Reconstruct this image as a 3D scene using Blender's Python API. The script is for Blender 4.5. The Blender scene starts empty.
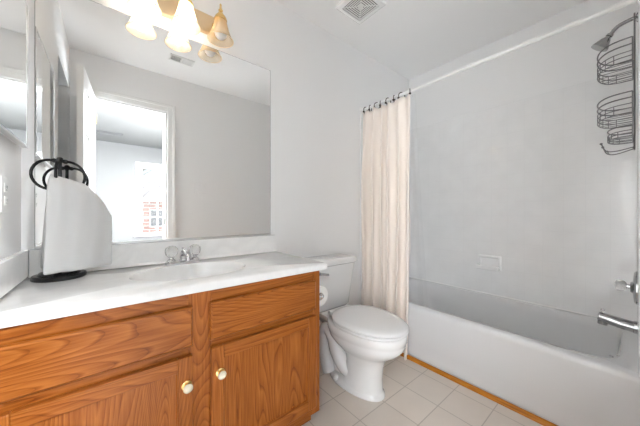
import bpy, bmesh, math, random
from mathutils import Vector, Matrix
random.seed(7)
PI = math.pi
SC = bpy.context.scene
COL = SC.collection

# ------------------------------------------------------------------ camera, sky, exposure
cam_d = bpy.data.cameras.new('camera')
cam_d.sensor_width = 36.0
cam_d.lens = 257.0 * 36.0 / 640.0
cam_d.clip_start = 0.02
cam = bpy.data.objects.new('camera', cam_d)
COL.objects.link(cam)
cam.location = (0.266, -1.5, 1.06)
cam.rotation_euler = (PI / 2, 0, -math.radians(39.25))
SC.camera = cam

world = bpy.data.worlds.new('sky')
SC.world = world
world.use_nodes = True
wn = world.node_tree
wn.nodes.clear()
w_out = wn.nodes.new('ShaderNodeOutputWorld')
w_bg = wn.nodes.new('ShaderNodeBackground')
w_sky = wn.nodes.new('ShaderNodeTexSky')
w_sky.sky_type = 'NISHITA'
w_sky.sun_disc = False
w_sky.sun_elevation = math.radians(38)
w_sky.sun_rotation = math.radians(60)
w_sky.air_density = 1.0
w_sky.dust_density = 3.0
w_bg.inputs['Strength'].default_value = 0.075
wn.links.new(w_sky.outputs[0], w_bg.inputs[0])
wn.links.new(w_bg.outputs[0], w_out.inputs[0])

sun_d = bpy.data.lights.new('sun', 'SUN')
sun_d.energy = 0.45
sun_d.angle = math.radians(2)
sun = bpy.data.objects.new('sun', sun_d)
COL.objects.link(sun)
sun.rotation_euler = (math.radians(48), 0, math.radians(25))   # shines away from the bedroom onto the house front

BULB = 4.5           # vanity bulbs (radiance)
BED_FILL = 48.0        # added, unseen bedroom ceiling lamp, fill through the doorway (W)
FILL_W, FILL_E = 30.0, 65.0    # added fill lights at two unseen bedroom side windows (W)
def window_fill(name, loc, rz, sx, sz, watts):  # fill area light set at an added, out-of-view bedroom window
    l = bpy.data.lights.new(name, 'AREA'); l.shape = 'RECTANGLE'; l.size = sx; l.size_y = sz; l.energy = watts
    l.color = (0.93, 0.975, 1.02)
    o = bpy.data.objects.new(name, l); COL.objects.link(o); o.location = loc
    o.rotation_euler = (PI / 2, 0, rz)
window_fill('added_fill_window_2', (-1.185, -2.50, 1.35), -PI / 2, 1.4, 1.5, FILL_W)
window_fill('added_fill_window_3', (1.785, -2.50, 1.35), PI / 2, 1.4, 1.5, FILL_E)
SC.view_settings.view_transform = 'Standard'
SC.view_settings.look = 'None'
SC.view_settings.gamma = 1.0
SC.view_settings.use_curve_mapping = False
SC.view_settings.exposure = 2.34
SC.cycles.use_denoising = True
SC.cycles.max_bounces = 14
SC.cycles.diffuse_bounces = 8
SC.cycles.glossy_bounces = 8
SC.cycles.transparent_max_bounces = 16
SC.cycles.sample_clamp_indirect = 6.0
SC.cycles.blur_glossy = 0.1

H = 2.46              # ceiling
XR = 2.70             # long tub wall
XT = 1.96             # tub apron
YD = -1.518           # tub end wall
YJ = -1.536           # door wall, a little further back
DW = 0.118            # its thickness
DX0, DX1, DZ = 0.150, 0.715, 2.085   # doorway

# ------------------------------------------------------------------ materials
def new_mat(name):
    m = bpy.data.materials.new(name)
    m.use_nodes = True
    nt = m.node_tree
    return m, nt, nt.nodes['Principled BSDF']

def simple(name, col, rough=0.5, metal=0.0, coat=0.0, spec=0.5, bump=0.0, bscale=200.0, **kw):
    m, nt, b = new_mat(name)
    b.inputs['Base Color'].default_value = (*col, 1)
    b.inputs['Roughness'].default_value = rough
    b.inputs['Metallic'].default_value = metal
    b.inputs['Coat Weight'].default_value = coat
    b.inputs['Coat Roughness'].default_value = 0.05
    b.inputs['Specular IOR Level'].default_value = spec
    for k, v in kw.items():
        b.inputs[k.replace('_', ' ')].default_value = v
    if bump:
        tc = nt.nodes.new('ShaderNodeTexCoord')
        n = nt.nodes.new('ShaderNodeTexNoise')
        n.inputs['Scale'].default_value = bscale
        n.inputs['Detail'].default_value = 3
        bp = nt.nodes.new('ShaderNodeBump')
        bp.inputs['Strength'].default_value = bump
        bp.inputs['Distance'].default_value = 0.002
        nt.links.new(tc.outputs['Object'], n.inputs['Vector'])
        nt.links.new(n.outputs['Fac'], bp.inputs['Height'])
        nt.links.new(bp.outputs[0], b.inputs['Normal'])
    return m

def tiles(name, axes, size, off, col, grout, rough, mortar, bump=0.15, var=0.03):
    """square tiles laid in the plane of the two given axes"""
    m, nt, b = new_mat(name)
    L = nt.links
    tc = nt.nodes.new('ShaderNodeTexCoord')
    sp = nt.nodes.new('ShaderNodeSeparateXYZ')
    cb = nt.nodes.new('ShaderNodeCombineXYZ')
    L.new(tc.outputs['Object'], sp.inputs[0])
    for k in range(2):
        a = nt.nodes.new('ShaderNodeMath'); a.operation = 'ADD'
        a.inputs[1].default_value = off[k] + 100 * size
        L.new(sp.outputs[axes[k]], a.inputs[0])
        L.new(a.outputs[0], cb.inputs[k])
    br = nt.nodes.new('ShaderNodeTexBrick')
    br.offset = 0.0
    br.squash = 1.0
    br.inputs['Scale'].default_value = 1.0
    br.inputs['Brick Width'].default_value = size
    br.inputs['Row Height'].default_value = size
    br.inputs['Mortar Size'].default_value = mortar
    br.inputs['Mortar Smooth'].default_value = 0.2
    br.inputs['Color1'].default_value = (*[c * (1 - var) for c in col], 1)
    br.inputs['Color2'].default_value = (*[c * (1 + var) for c in col], 1)
    br.inputs['Mortar'].default_value = (*grout, 1)
    L.new(cb.outputs[0], br.inputs['Vector'])
    n = nt.nodes.new('ShaderNodeTexNoise')
    n.inputs['Scale'].default_value = 9.0
    n.inputs['Detail'].default_value = 4
    L.new(tc.outputs['Object'], n.inputs['Vector'])
    mr = nt.nodes.new('ShaderNodeMapRange')
    mr.inputs['To Min'].default_value = 0.95
    mr.inputs['To Max'].default_value = 1.05
    L.new(n.outputs['Fac'], mr.inputs['Value'])
    mx = nt.nodes.new('ShaderNodeMix'); mx.data_type = 'RGBA'; mx.blend_type = 'MULTIPLY'
    mx.inputs[0].default_value = 1.0
    L.new(br.outputs['Color'], mx.inputs[6])
    L.new(mr.outputs[0], mx.inputs[7])
    L.new(mx.outputs[2], b.inputs['Base Color'])
    b.inputs['Roughness'].default_value = rough
    bp = nt.nodes.new('ShaderNodeBump')
    bp.invert = True
    bp.inputs['Strength'].default_value = bump
    bp.inputs['Distance'].default_value = 0.001
    L.new(br.outputs['Fac'], bp.inputs['Height'])
    L.new(bp.outputs[0], b.inputs['Normal'])
    return m

def oak(name, grain, cathedral=1.0, dark=(0.15, 0.030, 0.002), mid=(0.310, 0.088, 0.010), light=(0.50, 0.172, 0.034)):
    """honey oak; grain is the axis the fibres run along"""
    m, nt, b = new_mat(name)
    L = nt.links
    N = nt.nodes.new
    tc = N('ShaderNodeTexCoord')
    oi = N('ShaderNodeObjectInfo')
    sh = N('ShaderNodeVectorMath'); sh.operation = 'SCALE'
    sh.inputs[0].default_value = (3.1, 1.7, 2.3)
    L.new(oi.outputs['Random'], sh.inputs['Scale'])
    # long-grain pores
    mp = N('ShaderNodeMapping')
    s = [150.0, 150.0, 150.0]; s[grain] = 6.0
    mp.inputs['Scale'].default_value = s
    ad = N('ShaderNodeVectorMath'); ad.operation = 'ADD'
    L.new(tc.outputs['Object'], ad.inputs[0]); L.new(sh.outputs[0], ad.inputs[1])
    L.new(ad.outputs[0], mp.inputs['Vector'])
    n1 = N('ShaderNodeTexNoise'); n1.inputs['Scale'].default_value = 1.0; n1.inputs['Detail'].default_value = 6; n1.inputs['Roughness'].default_value = 0.65
    L.new(mp.outputs[0], n1.inputs['Vector'])
    # growth rings: a stretched, warped distance field
    mp2 = N('ShaderNodeMapping')
    s2 = [1.0, 1.0, 1.0]; s2[grain] = 0.085
    mp2.inputs['Scale'].default_value = s2
    L.new(ad.outputs[0], mp2.inputs['Vector'])
    n2 = N('ShaderNodeTexNoise'); n2.inputs['Scale'].default_value = 5.5; n2.inputs['Detail'].default_value = 1.2
    L.new(mp2.outputs[0], n2.inputs['Vector'])
    ml = N('ShaderNodeMath'); ml.operation = 'MULTIPLY'; ml.inputs[1].default_value = 62.0 * cathedral
    L.new(n2.outputs['Fac'], ml.inputs[0])
    fr = N('ShaderNodeMath'); fr.operation = 'FRACT'
    L.new(ml.outputs[0], fr.inputs[0])
    rr = N('ShaderNodeValToRGB')
    e = rr.color_ramp.elements
    e[0].position = 0.0; e[0].color = (0.22, 0.22, 0.22, 1)
    e[1].position = 1.0; e[1].color = (0.50, 0.50, 0.50, 1)
    k = e.new(0.22); k.color = (0.85, 0.85, 0.85, 1)
    L.new(fr.outputs[0], rr.inputs[0])
    mx = N('ShaderNodeMix'); mx.data_type = 'FLOAT'
    mx.inputs[0].default_value = 0.42
    L.new(n1.outputs['Fac'], mx.inputs[2]); L.new(rr.outputs[0], mx.inputs[3])
    cr = N('ShaderNodeValToRGB')
    e = cr.color_ramp.elements
    e[0].position = 0.31; e[0].color = (*dark, 1)
    e[1].position = 0.76; e[1].color = (*light, 1)
    k = e.new(0.52); k.color = (*mid, 1)
    L.new(mx.outputs[0], cr.inputs[0])
    L.new(cr.outputs[0], b.inputs['Base Color'])
    b.inputs['Roughness'].default_value = 0.38
    b.inputs['Coat Weight'].default_value = 0.12
    b.inputs['Coat Roughness'].default_value = 0.25
    b.inputs['Specular IOR Level'].default_value = 0.3
    bp = N('ShaderNodeBump'); bp.inputs['Strength'].default_value = 0.12; bp.inputs['Distance'].default_value = 0.001
    L.new(mx.outputs[0], bp.inputs['Height']); L.new(bp.outputs[0], b.inputs['Normal'])
    return m

def mix_transparent(name, col, fac, rough=0.1, tint=(1, 1, 1), translucent=0.0, fresnel=False):
    """thin sheet: part clear, part lit"""
    m = bpy.data.materials.new(name); m.use_nodes = True
    nt = m.node_tree; nt.nodes.clear(); N = nt.nodes.new; L = nt.links
    out = N('ShaderNodeOutputMaterial')
    tr = N('ShaderNodeBsdfTransparent'); tr.inputs[0].default_value = (*tint, 1)
    pb = N('ShaderNodeBsdfPrincipled')
    pb.inputs['Base Color'].default_value = (*col, 1); pb.inputs['Roughness'].default_value = rough
    mx = N('ShaderNodeMixShader'); mx.inputs[0].default_value = fac
    L.new(tr.outputs[0], mx.inputs[1])
    last = pb
    if translucent:
        tl = N('ShaderNodeBsdfTranslucent'); tl.inputs[0].default_value = (*col, 1)
        m2 = N('ShaderNodeMixShader'); m2.inputs[0].default_value = translucent
        L.new(pb.outputs[0], m2.inputs[1]); L.new(tl.outputs[0], m2.inputs[2]); last = m2
    L.new(last.outputs[0], mx.inputs[2])
    if fresnel:
        lw = N('ShaderNodeLayerWeight'); lw.inputs['Blend'].default_value = 0.35
        mr = N('ShaderNodeMapRange'); mr.inputs['To Min'].default_value = fac; mr.inputs['To Max'].default_value = min(1, fac + (0.5 if fac > 0.2 else 0.18))
        L.new(lw.outputs['Facing'], mr.inputs['Value']); L.new(mr.outputs[0], mx.inputs[0])
    L.new(mx.outputs[0], out.inputs[0])
    return m

def emitter(name, col, strength):
    m = bpy.data.materials.new(name); m.use_nodes = True
    nt = m.node_tree; nt.nodes.clear()
    out = nt.nodes.new('ShaderNodeOutputMaterial'); e = nt.nodes.new('ShaderNodeEmission')
    e.inputs[0].default_value = (*col, 1); e.inputs[1].default_value = strength
    nt.links.new(e.outputs[0], out.inputs[0])
    return m

def marble():
    m, nt, b = new_mat('cultured_marble'); L = nt.links; N = nt.nodes.new
    tc = N('ShaderNodeTexCoord')
    n = N('ShaderNodeTexNoise'); n.inputs['Scale'].default_value = 4.0; n.inputs['Detail'].default_value = 5; n.inputs['Distortion'].default_value = 1.6
    L.new(tc.outputs['Object'], n.inputs['Vector'])
    cr = N('ShaderNodeValToRGB'); e = cr.color_ramp.elements
    e[0].position = 0.35; e[0].color = (0.90, 0.90, 0.895, 1)
    e[1].position = 0.65; e[1].color = (0.90, 0.90, 0.895, 1)
    k = e.new(0.5); k.color = (0.84, 0.84, 0.835, 1)
    L.new(n.outputs['Fac'], cr.inputs[0]); L.new(cr.outputs[0], b.inputs['Base Color'])
    b.inputs['Roughness'].default_value = 0.12
    b.inputs['Coat Weight'].default_value = 0.3
    return m

def brick_house_mat():
    m, nt, b = new_mat('red_brick'); L = nt.links; N = nt.nodes.new
    tc = N('ShaderNodeTexCoord'); sp = N('ShaderNodeSeparateXYZ'); cb = N('ShaderNodeCombineXYZ')
    L.new(tc.outputs['Object'], sp.inputs[0]); L.new(sp.outputs[0], cb.inputs[0]); L.new(sp.outputs[2], cb.inputs[1])
    br = N('ShaderNodeTexBrick')
    br.inputs['Scale'].default_value = 1.0; br.inputs['Brick Width'].default_value = 0.6; br.inputs['Row Height'].default_value = 0.22
    br.inputs['Mortar Size'].default_value = 0.02
    br.inputs['Color1'].default_value = (0.42, 0.16, 0.12, 1); br.inputs['Color2'].default_value = (0.52, 0.26, 0.2, 1)
    br.inputs['Mortar'].default_value = (0.6, 0.52, 0.47, 1)
    L.new(cb.outputs[0], br.inputs['Vector']); L.new(br.outputs['Color'], b.inputs['Base Color'])
    b.inputs['Roughness'].default_value = 0.9
    return m

def fabric(name, col, rough=0.95, scale=900.0, bump=0.3, sheen=0.3, trans=0.0):
    m, nt, b = new_mat(name); L = nt.links; N = nt.nodes.new
    b.inputs['Base Color'].default_value = (*col, 1); b.inputs['Roughness'].default_value = rough
    b.inputs['Sheen Weight'].default_value = sheen
    b.inputs['Specular IOR Level'].default_value = 0.2
    tc = N('ShaderNodeTexCoord'); n = N('ShaderNodeTexNoise'); n.inputs['Scale'].default_value = scale
    bp = N('ShaderNodeBump'); bp.inputs['Strength'].default_value = bump; bp.inputs['Distance'].default_value = 0.001
    L.new(tc.outputs['Object'], n.inputs['Vector']); L.new(n.outputs['Fac'], bp.inputs['Height']); L.new(bp.outputs[0], b.inputs['Normal'])
    return m

M = dict(
    wall=simple('wall_paint', (0.83, 0.83, 0.83), 0.55, bump=0.05, bscale=350),
    ceil=simple('ceiling_paint', (0.90, 0.90, 0.90), 0.7, bump=0.05, bscale=350),
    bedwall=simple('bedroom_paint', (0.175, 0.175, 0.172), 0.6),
    trimw=simple('white_trim_paint', (0.82, 0.82, 0.81), 0.3),
    floor=tiles('floor_tile', (0, 1), 0.2032, (-1.661, 0.816), (0.64, 0.575, 0.51), (0.44, 0.39, 0.34), 0.38, 0.0028),
    tx=tiles('wall_tile_long', (1, 2), 0.108, (0, -0.39), (0.83, 0.83, 0.83), (0.80, 0.80, 0.80), 0.06, 0.0014, 0.12, 0.006),
    ty=tiles('wall_tile_end', (0, 2), 0.108, (0, -0.39), (0.83, 0.83, 0.83), (0.80, 0.80, 0.80), 0.06, 0.0014, 0.12, 0.006),
    oakx=oak('oak_grain_across', 0), oakz=oak('oak_grain_upright', 2, 1.0),
    oakpanel=oak('oak_panel', 2, 1.15), oaktrim=oak('oak_trim', 1, 0.5, (0.25, 0.075, 0.004), (0.40, 0.14, 0.008), (0.50, 0.2, 0.02)),
    oaktrimx=oak('oak_trim_across', 0, 0.5, (0.25, 0.075, 0.004), (0.38, 0.13, 0.008), (0.46, 0.18, 0.02)),
    dark=simple('dark_gap', (0.03, 0.02, 0.015), 0.9),
    marble=marble(),
    porc=simple('porcelain', (0.75, 0.75, 0.745), 0.08, coat=0.5),
    dish=simple('dish_ceramic', (0.88, 0.88, 0.88), 0.12, coat=0.3),
    seat=simple('seat_plastic', (0.73, 0.73, 0.73), 0.22),
    tub=simple('tub_enamel', (0.655, 0.655, 0.66), 0.13, coat=0.3),
    chrome=simple('chrome', (0.66, 0.66, 0.67), 0.08, 1.0),
    brass=simple('polished_brass', (0.86, 0.60, 0.24), 0.16, 1.0),
    satinbrass=simple('satin_brass', (0.80, 0.62, 0.40), 0.35, 1.0),
    ivory=simple('ivory_ceramic', (0.83, 0.78, 0.62), 0.12, coat=0.4),
    mirror=simple('mirror_silver', (0.90, 0.905, 0.90), 0.0, 1.0),
    edge=simple('mirror_edge', (0.25, 0.26, 0.26), 0.3, 0.6),
    alu=simple('brushed_aluminium', (0.62, 0.62, 0.62), 0.3, 1.0),
    black=simple('black_metal', (0.010, 0.010, 0.011), 0.22, 0.2),
    wire=simple('dark_chrome_wire', (0.22, 0.22, 0.225), 0.3, 1.0),
    nickel=simple('brushed_nickel', (0.45, 0.45, 0.45), 0.16, 1.0),
    bronze=simple('dark_bronze', (0.06, 0.045, 0.035), 0.35, 0.8),
    towel=fabric('white_terry', (0.58, 0.58, 0.577), 1.0, 650, 0.6, 0.4),
    curtain=fabric('cream_curtain_cloth', (0.84, 0.765, 0.70), 0.95, 1200, 0.2, 0.2),
    liner=mix_transparent('clear_vinyl', (0.96, 0.96, 0.96), 0.05, 0.15, (0.99, 0.99, 0.99), fresnel=True),
    glass=mix_transparent('amber_shade_glass', (0.93, 0.74, 0.50), 0.34, 0.06, (1.0, 0.93, 0.82), 0.45, fresnel=True),
    crystal=simple('clear_acrylic', (0.95, 0.95, 0.95), 0.04, Transmission_Weight=0.85, IOR=1.4),
    pane=mix_transparent('window_glass', (0.9, 0.9, 0.9), 0.06, 0.02),
    bulb=emitter('lit_bulb', (0.97, 0.98, 1.0), BULB),
    bulboff=simple('frosted_bulb', (0.86, 0.84, 0.82), 0.35),
    fillglow=emitter('added_lit_dome', (1.0, 0.98, 0.95), 4.0),  # glow of the added bedroom lamp
    plastic=simple('white_plastic', (0.80, 0.80, 0.785), 0.35),
    vent=simple('grey_vent_enamel', (0.11, 0.11, 0.11), 0.5),
    slot=simple('dark_slot', (0.08, 0.08, 0.08), 0.8),
    paper=simple('white_paper', (0.86, 0.86, 0.85), 0.95, bump=0.2, bscale=400),
    card=simple('grey_card', (0.5, 0.46, 0.4), 0.9),
    carpet=fabric('grey_brown_carpet', (0.16, 0.14, 0.125), 1.0, 500, 0.8),
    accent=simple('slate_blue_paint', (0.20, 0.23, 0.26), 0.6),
    brick=brick_house_mat(),
    roof=simple('grey_shingle', (0.30, 0.29, 0.29), 0.9, bump=0.4, bscale=8),
    grass=simple('lawn', (0.30, 0.33, 0.14), 1.0, bump=0.6, bscale=30),
    bark=simple('tree_bark', (0.16, 0.13, 0.11), 0.95),
    winglass=simple('dark_window_glass', (0.10, 0.11, 0.13), 0.1),
)

# ------------------------------------------------------------------ mesh helpers
def wloc(p):
    v = Vector((0, 0, 0))
    while p is not None:
        v = v + Vector(p.location); p = p.parent
    return v

def obj(name, bm, mat, parent=None, smooth=False, bevel=0.0, seg=2, subsurf=0, local=False, angle=35):
    """links the bmesh (built in world coordinates) as one mesh object"""
    if parent is not None and not local:
        bmesh.ops.translate(bm, verts=bm.verts, vec=-wloc(parent))
    bmesh.ops.recalc_face_normals(bm, faces=bm.faces)
    me = bpy.data.meshes.new(name)
    bm.to_mesh(me); bm.free()
    mats = mat if isinstance(mat, (list, tuple)) else [mat]
    for x in mats:
        me.materials.append(x)
    o = bpy.data.objects.new(name, me)
    COL.objects.link(o)
    o.parent = parent
    if bevel:
        md = o.modifiers.new('bevel', 'BEVEL'); md.width = bevel; md.segments = seg; md.limit_method = 'ANGLE'; md.angle_limit = math.radians(40)
    if subsurf:
        md = o.modifiers.new('sub', 'SUBSURF'); md.levels = subsurf; md.render_levels = subsurf
    if smooth or bevel:
        for p in me.polygons:
            p.use_smooth = True
        if not subsurf:
            try:
                me.set_sharp_from_angle(angle=math.radians(angle))
            except Exception:
                pass
    return o

def tag(o, label=None, cat=None, group=None, kind=None):
    if label: o['label'] = label
    if cat: o['category'] = cat
    if group: o['group'] = group
    if kind: o['kind'] = kind
    return o

def thing(name, loc, label, cat, group=None, rz=0.0):
    o = bpy.data.objects.new(name, None)
    COL.objects.link(o)
    o.location = loc; o.rotation_euler = (0, 0, rz)
    o.empty_display_size = 0.05
    return tag(o, label, cat, group)

def struct(name, bm, mat, parent=None, **k):
    o = obj(name, bm, mat, parent, **k)
    if parent is None:
        o['kind'] = 'structure'
    return o

def copy_tree(o, parent=None):
    c = o.copy(); COL.objects.link(c); c.parent = parent
    for ch in list(o.children):
        copy_tree(ch, c)
    return c

def box(bm, x0, x1, y0, y1, z0, z1, mi=0):
    v = [bm.verts.new((x, y, z)) for z in (z0, z1) for y in (y0, y1) for x in (x0, x1)]
    for f in ((0, 2, 3, 1), (4, 5, 7, 6), (0, 1, 5, 4), (2, 6, 7, 3), (0, 4, 6, 2), (1, 3, 7, 5)):
        bm.faces.new([v[i] for i in f]).material_index = mi
    return v

def bx(*a):
    bm = bmesh.new(); box(bm, *a); return bm

def loft(bm, rings, cap0=True, cap1=True, closed=True):
    rv = [[bm.verts.new(p) for p in r] for r in rings]
    n = len(rv[0])
    for a, b in zip(rv[:-1], rv[1:]):
        for i in range(n if closed else n - 1):
            j = (i + 1) % n
            bm.faces.new((a[i], a[j], b[j], b[i]))
    if cap0: bm.faces.new(rv[0][::-1])
    if cap1: bm.faces.new(rv[-1])
    return rv

def lathe(bm, prof, c, axis='z', n=24, cap0=True, cap1=True):
    """profile (radius, height) turned about an axis through c"""
    rings = []
    for r, h in prof:
        ring = []
        for i in range(n):
            a = 2 * PI * i / n
            p = (r * math.cos(a), r * math.sin(a), h)
            if axis == 'x': p = (p[2], p[0], p[1])
            if axis == 'y': p = (p[0], p[2], p[1])
            if axis == '-y': p = (p[0], -p[2], p[1])
            ring.append((c[0] + p[0], c[1] + p[1], c[2] + p[2]))
        rings.append(ring)
    loft(bm, rings, cap0, cap1)

def tube(bm, pts, r, n=10, cap=True):
    pts = [Vector(p) for p in pts]
    rs = r if isinstance(r, (list, tuple)) else [r] * len(pts)
    rings = []
    up = None
    for i, p in enumerate(pts):
        t = (pts[min(i + 1, len(pts) - 1)] - pts[max(i - 1, 0)]).normalized()
        if up is None:
            up = Vector((0, 0, 1)) if abs(t.z) < 0.9 else Vector((1, 0, 0))
        a = t.cross(up)
        if a.length < 1e-6: a = t.cross(Vector((0.3, 1, 0.2)))
        a.normalize(); b2 = a.cross(t).normalized(); up = b2
        rings.append([p + rs[i] * (math.cos(2 * PI * k / n) * a + math.sin(2 * PI * k / n) * b2) for k in range(n)])
    loft(bm, rings, cap, cap)

def sphere(bm, c, r, n=16, sz=1.0):
    g = bmesh.ops.create_uvsphere(bm, u_segments=n, v_segments=max(8, n // 2), radius=r)
    for v in g['verts']:
        v.co = Vector((v.co.x, v.co.y, v.co.z * sz)) + Vector(c)

def torus(bm, c, R, r, axis='y', n=24, m=8, a0=0.0, a1=2 * PI):
    full = abs(a1 - a0 - 2 * PI) < 1e-5
    pts = []
    k = n if full else n + 1
    for i in range(k):
        a = a0 + (a1 - a0) * i / n
        p = (R * math.cos(a), 0, R * math.sin(a)) if axis == 'y' else ((0, R * math.cos(a), R * math.sin(a)) if axis == 'x' else (R * math.cos(a), R * math.sin(a), 0))
        pts.append(Vector(c) + Vector(p))
    if not full:
        tube(bm, pts, r, m); return
    rings = []
    for i in range(n):
        t = (pts[(i + 1) % n] - pts[i - 1]).normalized()
        o_ = (pts[i] - Vector(c)).normalized()
        q = t.cross(o_)
        rings.append([bm.verts.new(pts[i] + r * (math.cos(2 * PI * j / m) * o_ + math.sin(2 * PI * j / m) * q)) for j in range(m)])
    for i in range(n):
        for j in range(m):
            bm.faces.new((rings[i][j], rings[i][(j + 1) % m], rings[(i + 1) % n][(j + 1) % m], rings[(i + 1) % n][j]))

def smooth_path(ctrl, n=8):
    """Catmull-Rom through control points"""
    P = [Vector(p) for p in ctrl]
    P = [2 * P[0] - P[1]] + P + [2 * P[-1] - P[-2]]
    out = []
    for i in range(1, len(P) - 2):
        for k in range(n):
            t = k / n
            a, b, c, d = P[i - 1], P[i], P[i + 1], P[i + 2]
            out.append(0.5 * ((2 * b) + (c - a) * t + (2 * a - 5 * b + 4 * c - d) * t * t + (3 * b - a - 3 * c + d) * t ** 3))
    out.append(P[-2])
    return out

# ------------------------------------------------------------------ room shell
struct('floor', bx(-0.10, XR + 0.1, YJ, 0.1, -0.1, 0.0), M['floor'])
struct('ceiling', bx(-0.10, XR + 0.1, YJ, 0.1, H, H + 0.1), M['ceil'])
struct('wall_back', bx(-0.10, XR + 0.1, 0.0, 0.1, 0.0, H), M['wall'])
struct('wall_right', bx(XR, XR + 0.1, YJ - DW, 0.0, 0.0, H), M['wall'])
# left wall with the linen closet opening behind the door
CY0, CY1, CZ = -1.50, -0.93, 2.11
bm = bmesh.new()
box(bm, -0.10, 0.0, CY1, 0.0, 0.0, H)
box(bm, -0.10, 0.0, YJ, CY0, 0.0, H)
box(bm, -0.10, 0.0, CY0, CY1, CZ, H)
struct('wall_left', bm, M['wall'])
bm = bmesh.new()
box(bm, -0.62, -0.57, CY0 - 0.05, CY1 + 0.05, 0.0, H)
box(bm, -0.57, -0.10, CY0 - 0.05, CY0 - 0.003, 0.0, H)
box(bm, -0.57, -0.10, CY1 + 0.003, CY1 + 0.05, 0.0, H)
struct('wall_closet', bm, M['wall'])
struct('floor_closet', bx(-0.57, -0.0001, CY0, CY1, -0.1, -0.001), M['floor'])
struct('ceiling_closet', bx(-0.57, -0.1001, CY0, CY1, 2.30, 2.35), M['ceil'])
# door wall
bm = bmesh.new()
box(bm, -0.10, DX0, YJ - DW, YJ, 0.0, H)
box(bm, DX1, XT - 0.03, YJ - DW, YJ, 0.0, H)
box(bm, XT - 0.03, XR, YJ - DW, YD, 0.0, H)
box(bm, DX0, DX1, YJ - DW, YJ, DZ, H)
struct('wall_front', bm, M['wall'])
# door casing, bath side: side and head boards, and jamb stop
bm = bmesh.new()
box(bm, DX1 + 0.004, DX1 + 0.078, YJ, YJ + 0.014, 0.0, DZ + 0.078)
box(bm, DX0 - 0.078, DX0 - 0.004, YJ, YJ + 0.014, 0.0, DZ + 0.078)
box(bm, DX0 - 0.004, DX1 + 0.004, YJ, YJ + 0.014, DZ + 0.004, DZ + 0.078)
box(bm, DX1 + 0.050, DX1 + 0.078, YJ + 0.014, YJ + 0.020, 0.0, DZ + 0.078)
box(bm, DX0 - 0.05, DX1 + 0.05, YJ + 0.014, YJ + 0.020, DZ + 0.05, DZ + 0.078)
struct('trim_1', bm, M['trimw'], bevel=0.003)
bm = bmesh.new()
box(bm, DX1 - 0.012, DX1, YJ - DW - 0.002, YJ + 0.002, 0.0, DZ)
box(bm, DX0, DX0 + 0.012, YJ - DW - 0.002, YJ + 0.002, 0.0, DZ)
box(bm, DX0 + 0.012, DX1 - 0.012, YJ - DW - 0.002, YJ + 0.002, DZ - 0.012, DZ)
box(bm, DX1 - 0.024, DX1 - 0.012, YJ - DW + 0.02, YJ - 0.045, 0.0, DZ - 0.012)
struct('trim_2', bm, M['trimw'], bevel=0.001)
sp_ = obj('strike_plate', bx(DX1 - 0.0145, DX1 - 0.012, YJ - 0.042, YJ - 0.004, 0.945, 1.005), M['bronze'], bevel=0.001)
tag(sp_, 'small dark strike plate on the white door jamb reflected in the mirror', 'strike plate')

# shower tile, z 0.39 to 1.92, standing proud of the paint
TZ0, TZ1, TT = 0.3903, 1.925, 0.008
struct('wall_tile_right', bx(XR - TT, XR, YD + TT, -TT, TZ0, TZ1), M['tx'], bevel=0.002)
struct('wall_tile_back', bx(XT - 0.02, XR, -TT, 0.0, TZ0, TZ1), M['ty'], bevel=0.002)
struct('wall_tile_front', bx(XT - 0.02, XR, YD, YD + TT, TZ0, TZ1), M['ty'], bevel=0.002)

# caulk bead where the tub meets the tile
bm = bmesh.new(); tube(bm, [(XR - TT - 0.0015, YD + TT + 0.002, 0.3925), (XR - TT - 0.0015, -TT - 0.002, 0.3925)], 0.0045, 8)
struct('trim_4', bm, M['plastic'], smooth=True)

# oak shoe moulding (quarter round)
def quarter(bm, p0, p1, r, nx, ny):
    prof = [(0, 0)] + [(r * math.cos(a), r * math.sin(a)) for a in [PI / 2 * i / 6 for i in range(7)]]
    rings = [[(p[0] + nx * h, p[1] + ny * h, z) for h, z in prof] for p in (p0, p1)]
    loft(bm, rings)
bm = bmesh.new(); quarter(bm, (XT, YD + 0.02), (XT, -0.001), 0.022, -1, 0)
struct('trim_3', bm, M['oaktrim'], smooth=True)
bm = bmesh.new(); quarter(bm, (1.075, 0.0), (XT - 0.023, 0.0), 0.024, 0, -1)
box(bm, 1.075, XT - 0.023, -0.009, 0.0, 0.024, 0.052)
struct('baseboard_back', bm, M['oaktrimx'], smooth=True)

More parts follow.
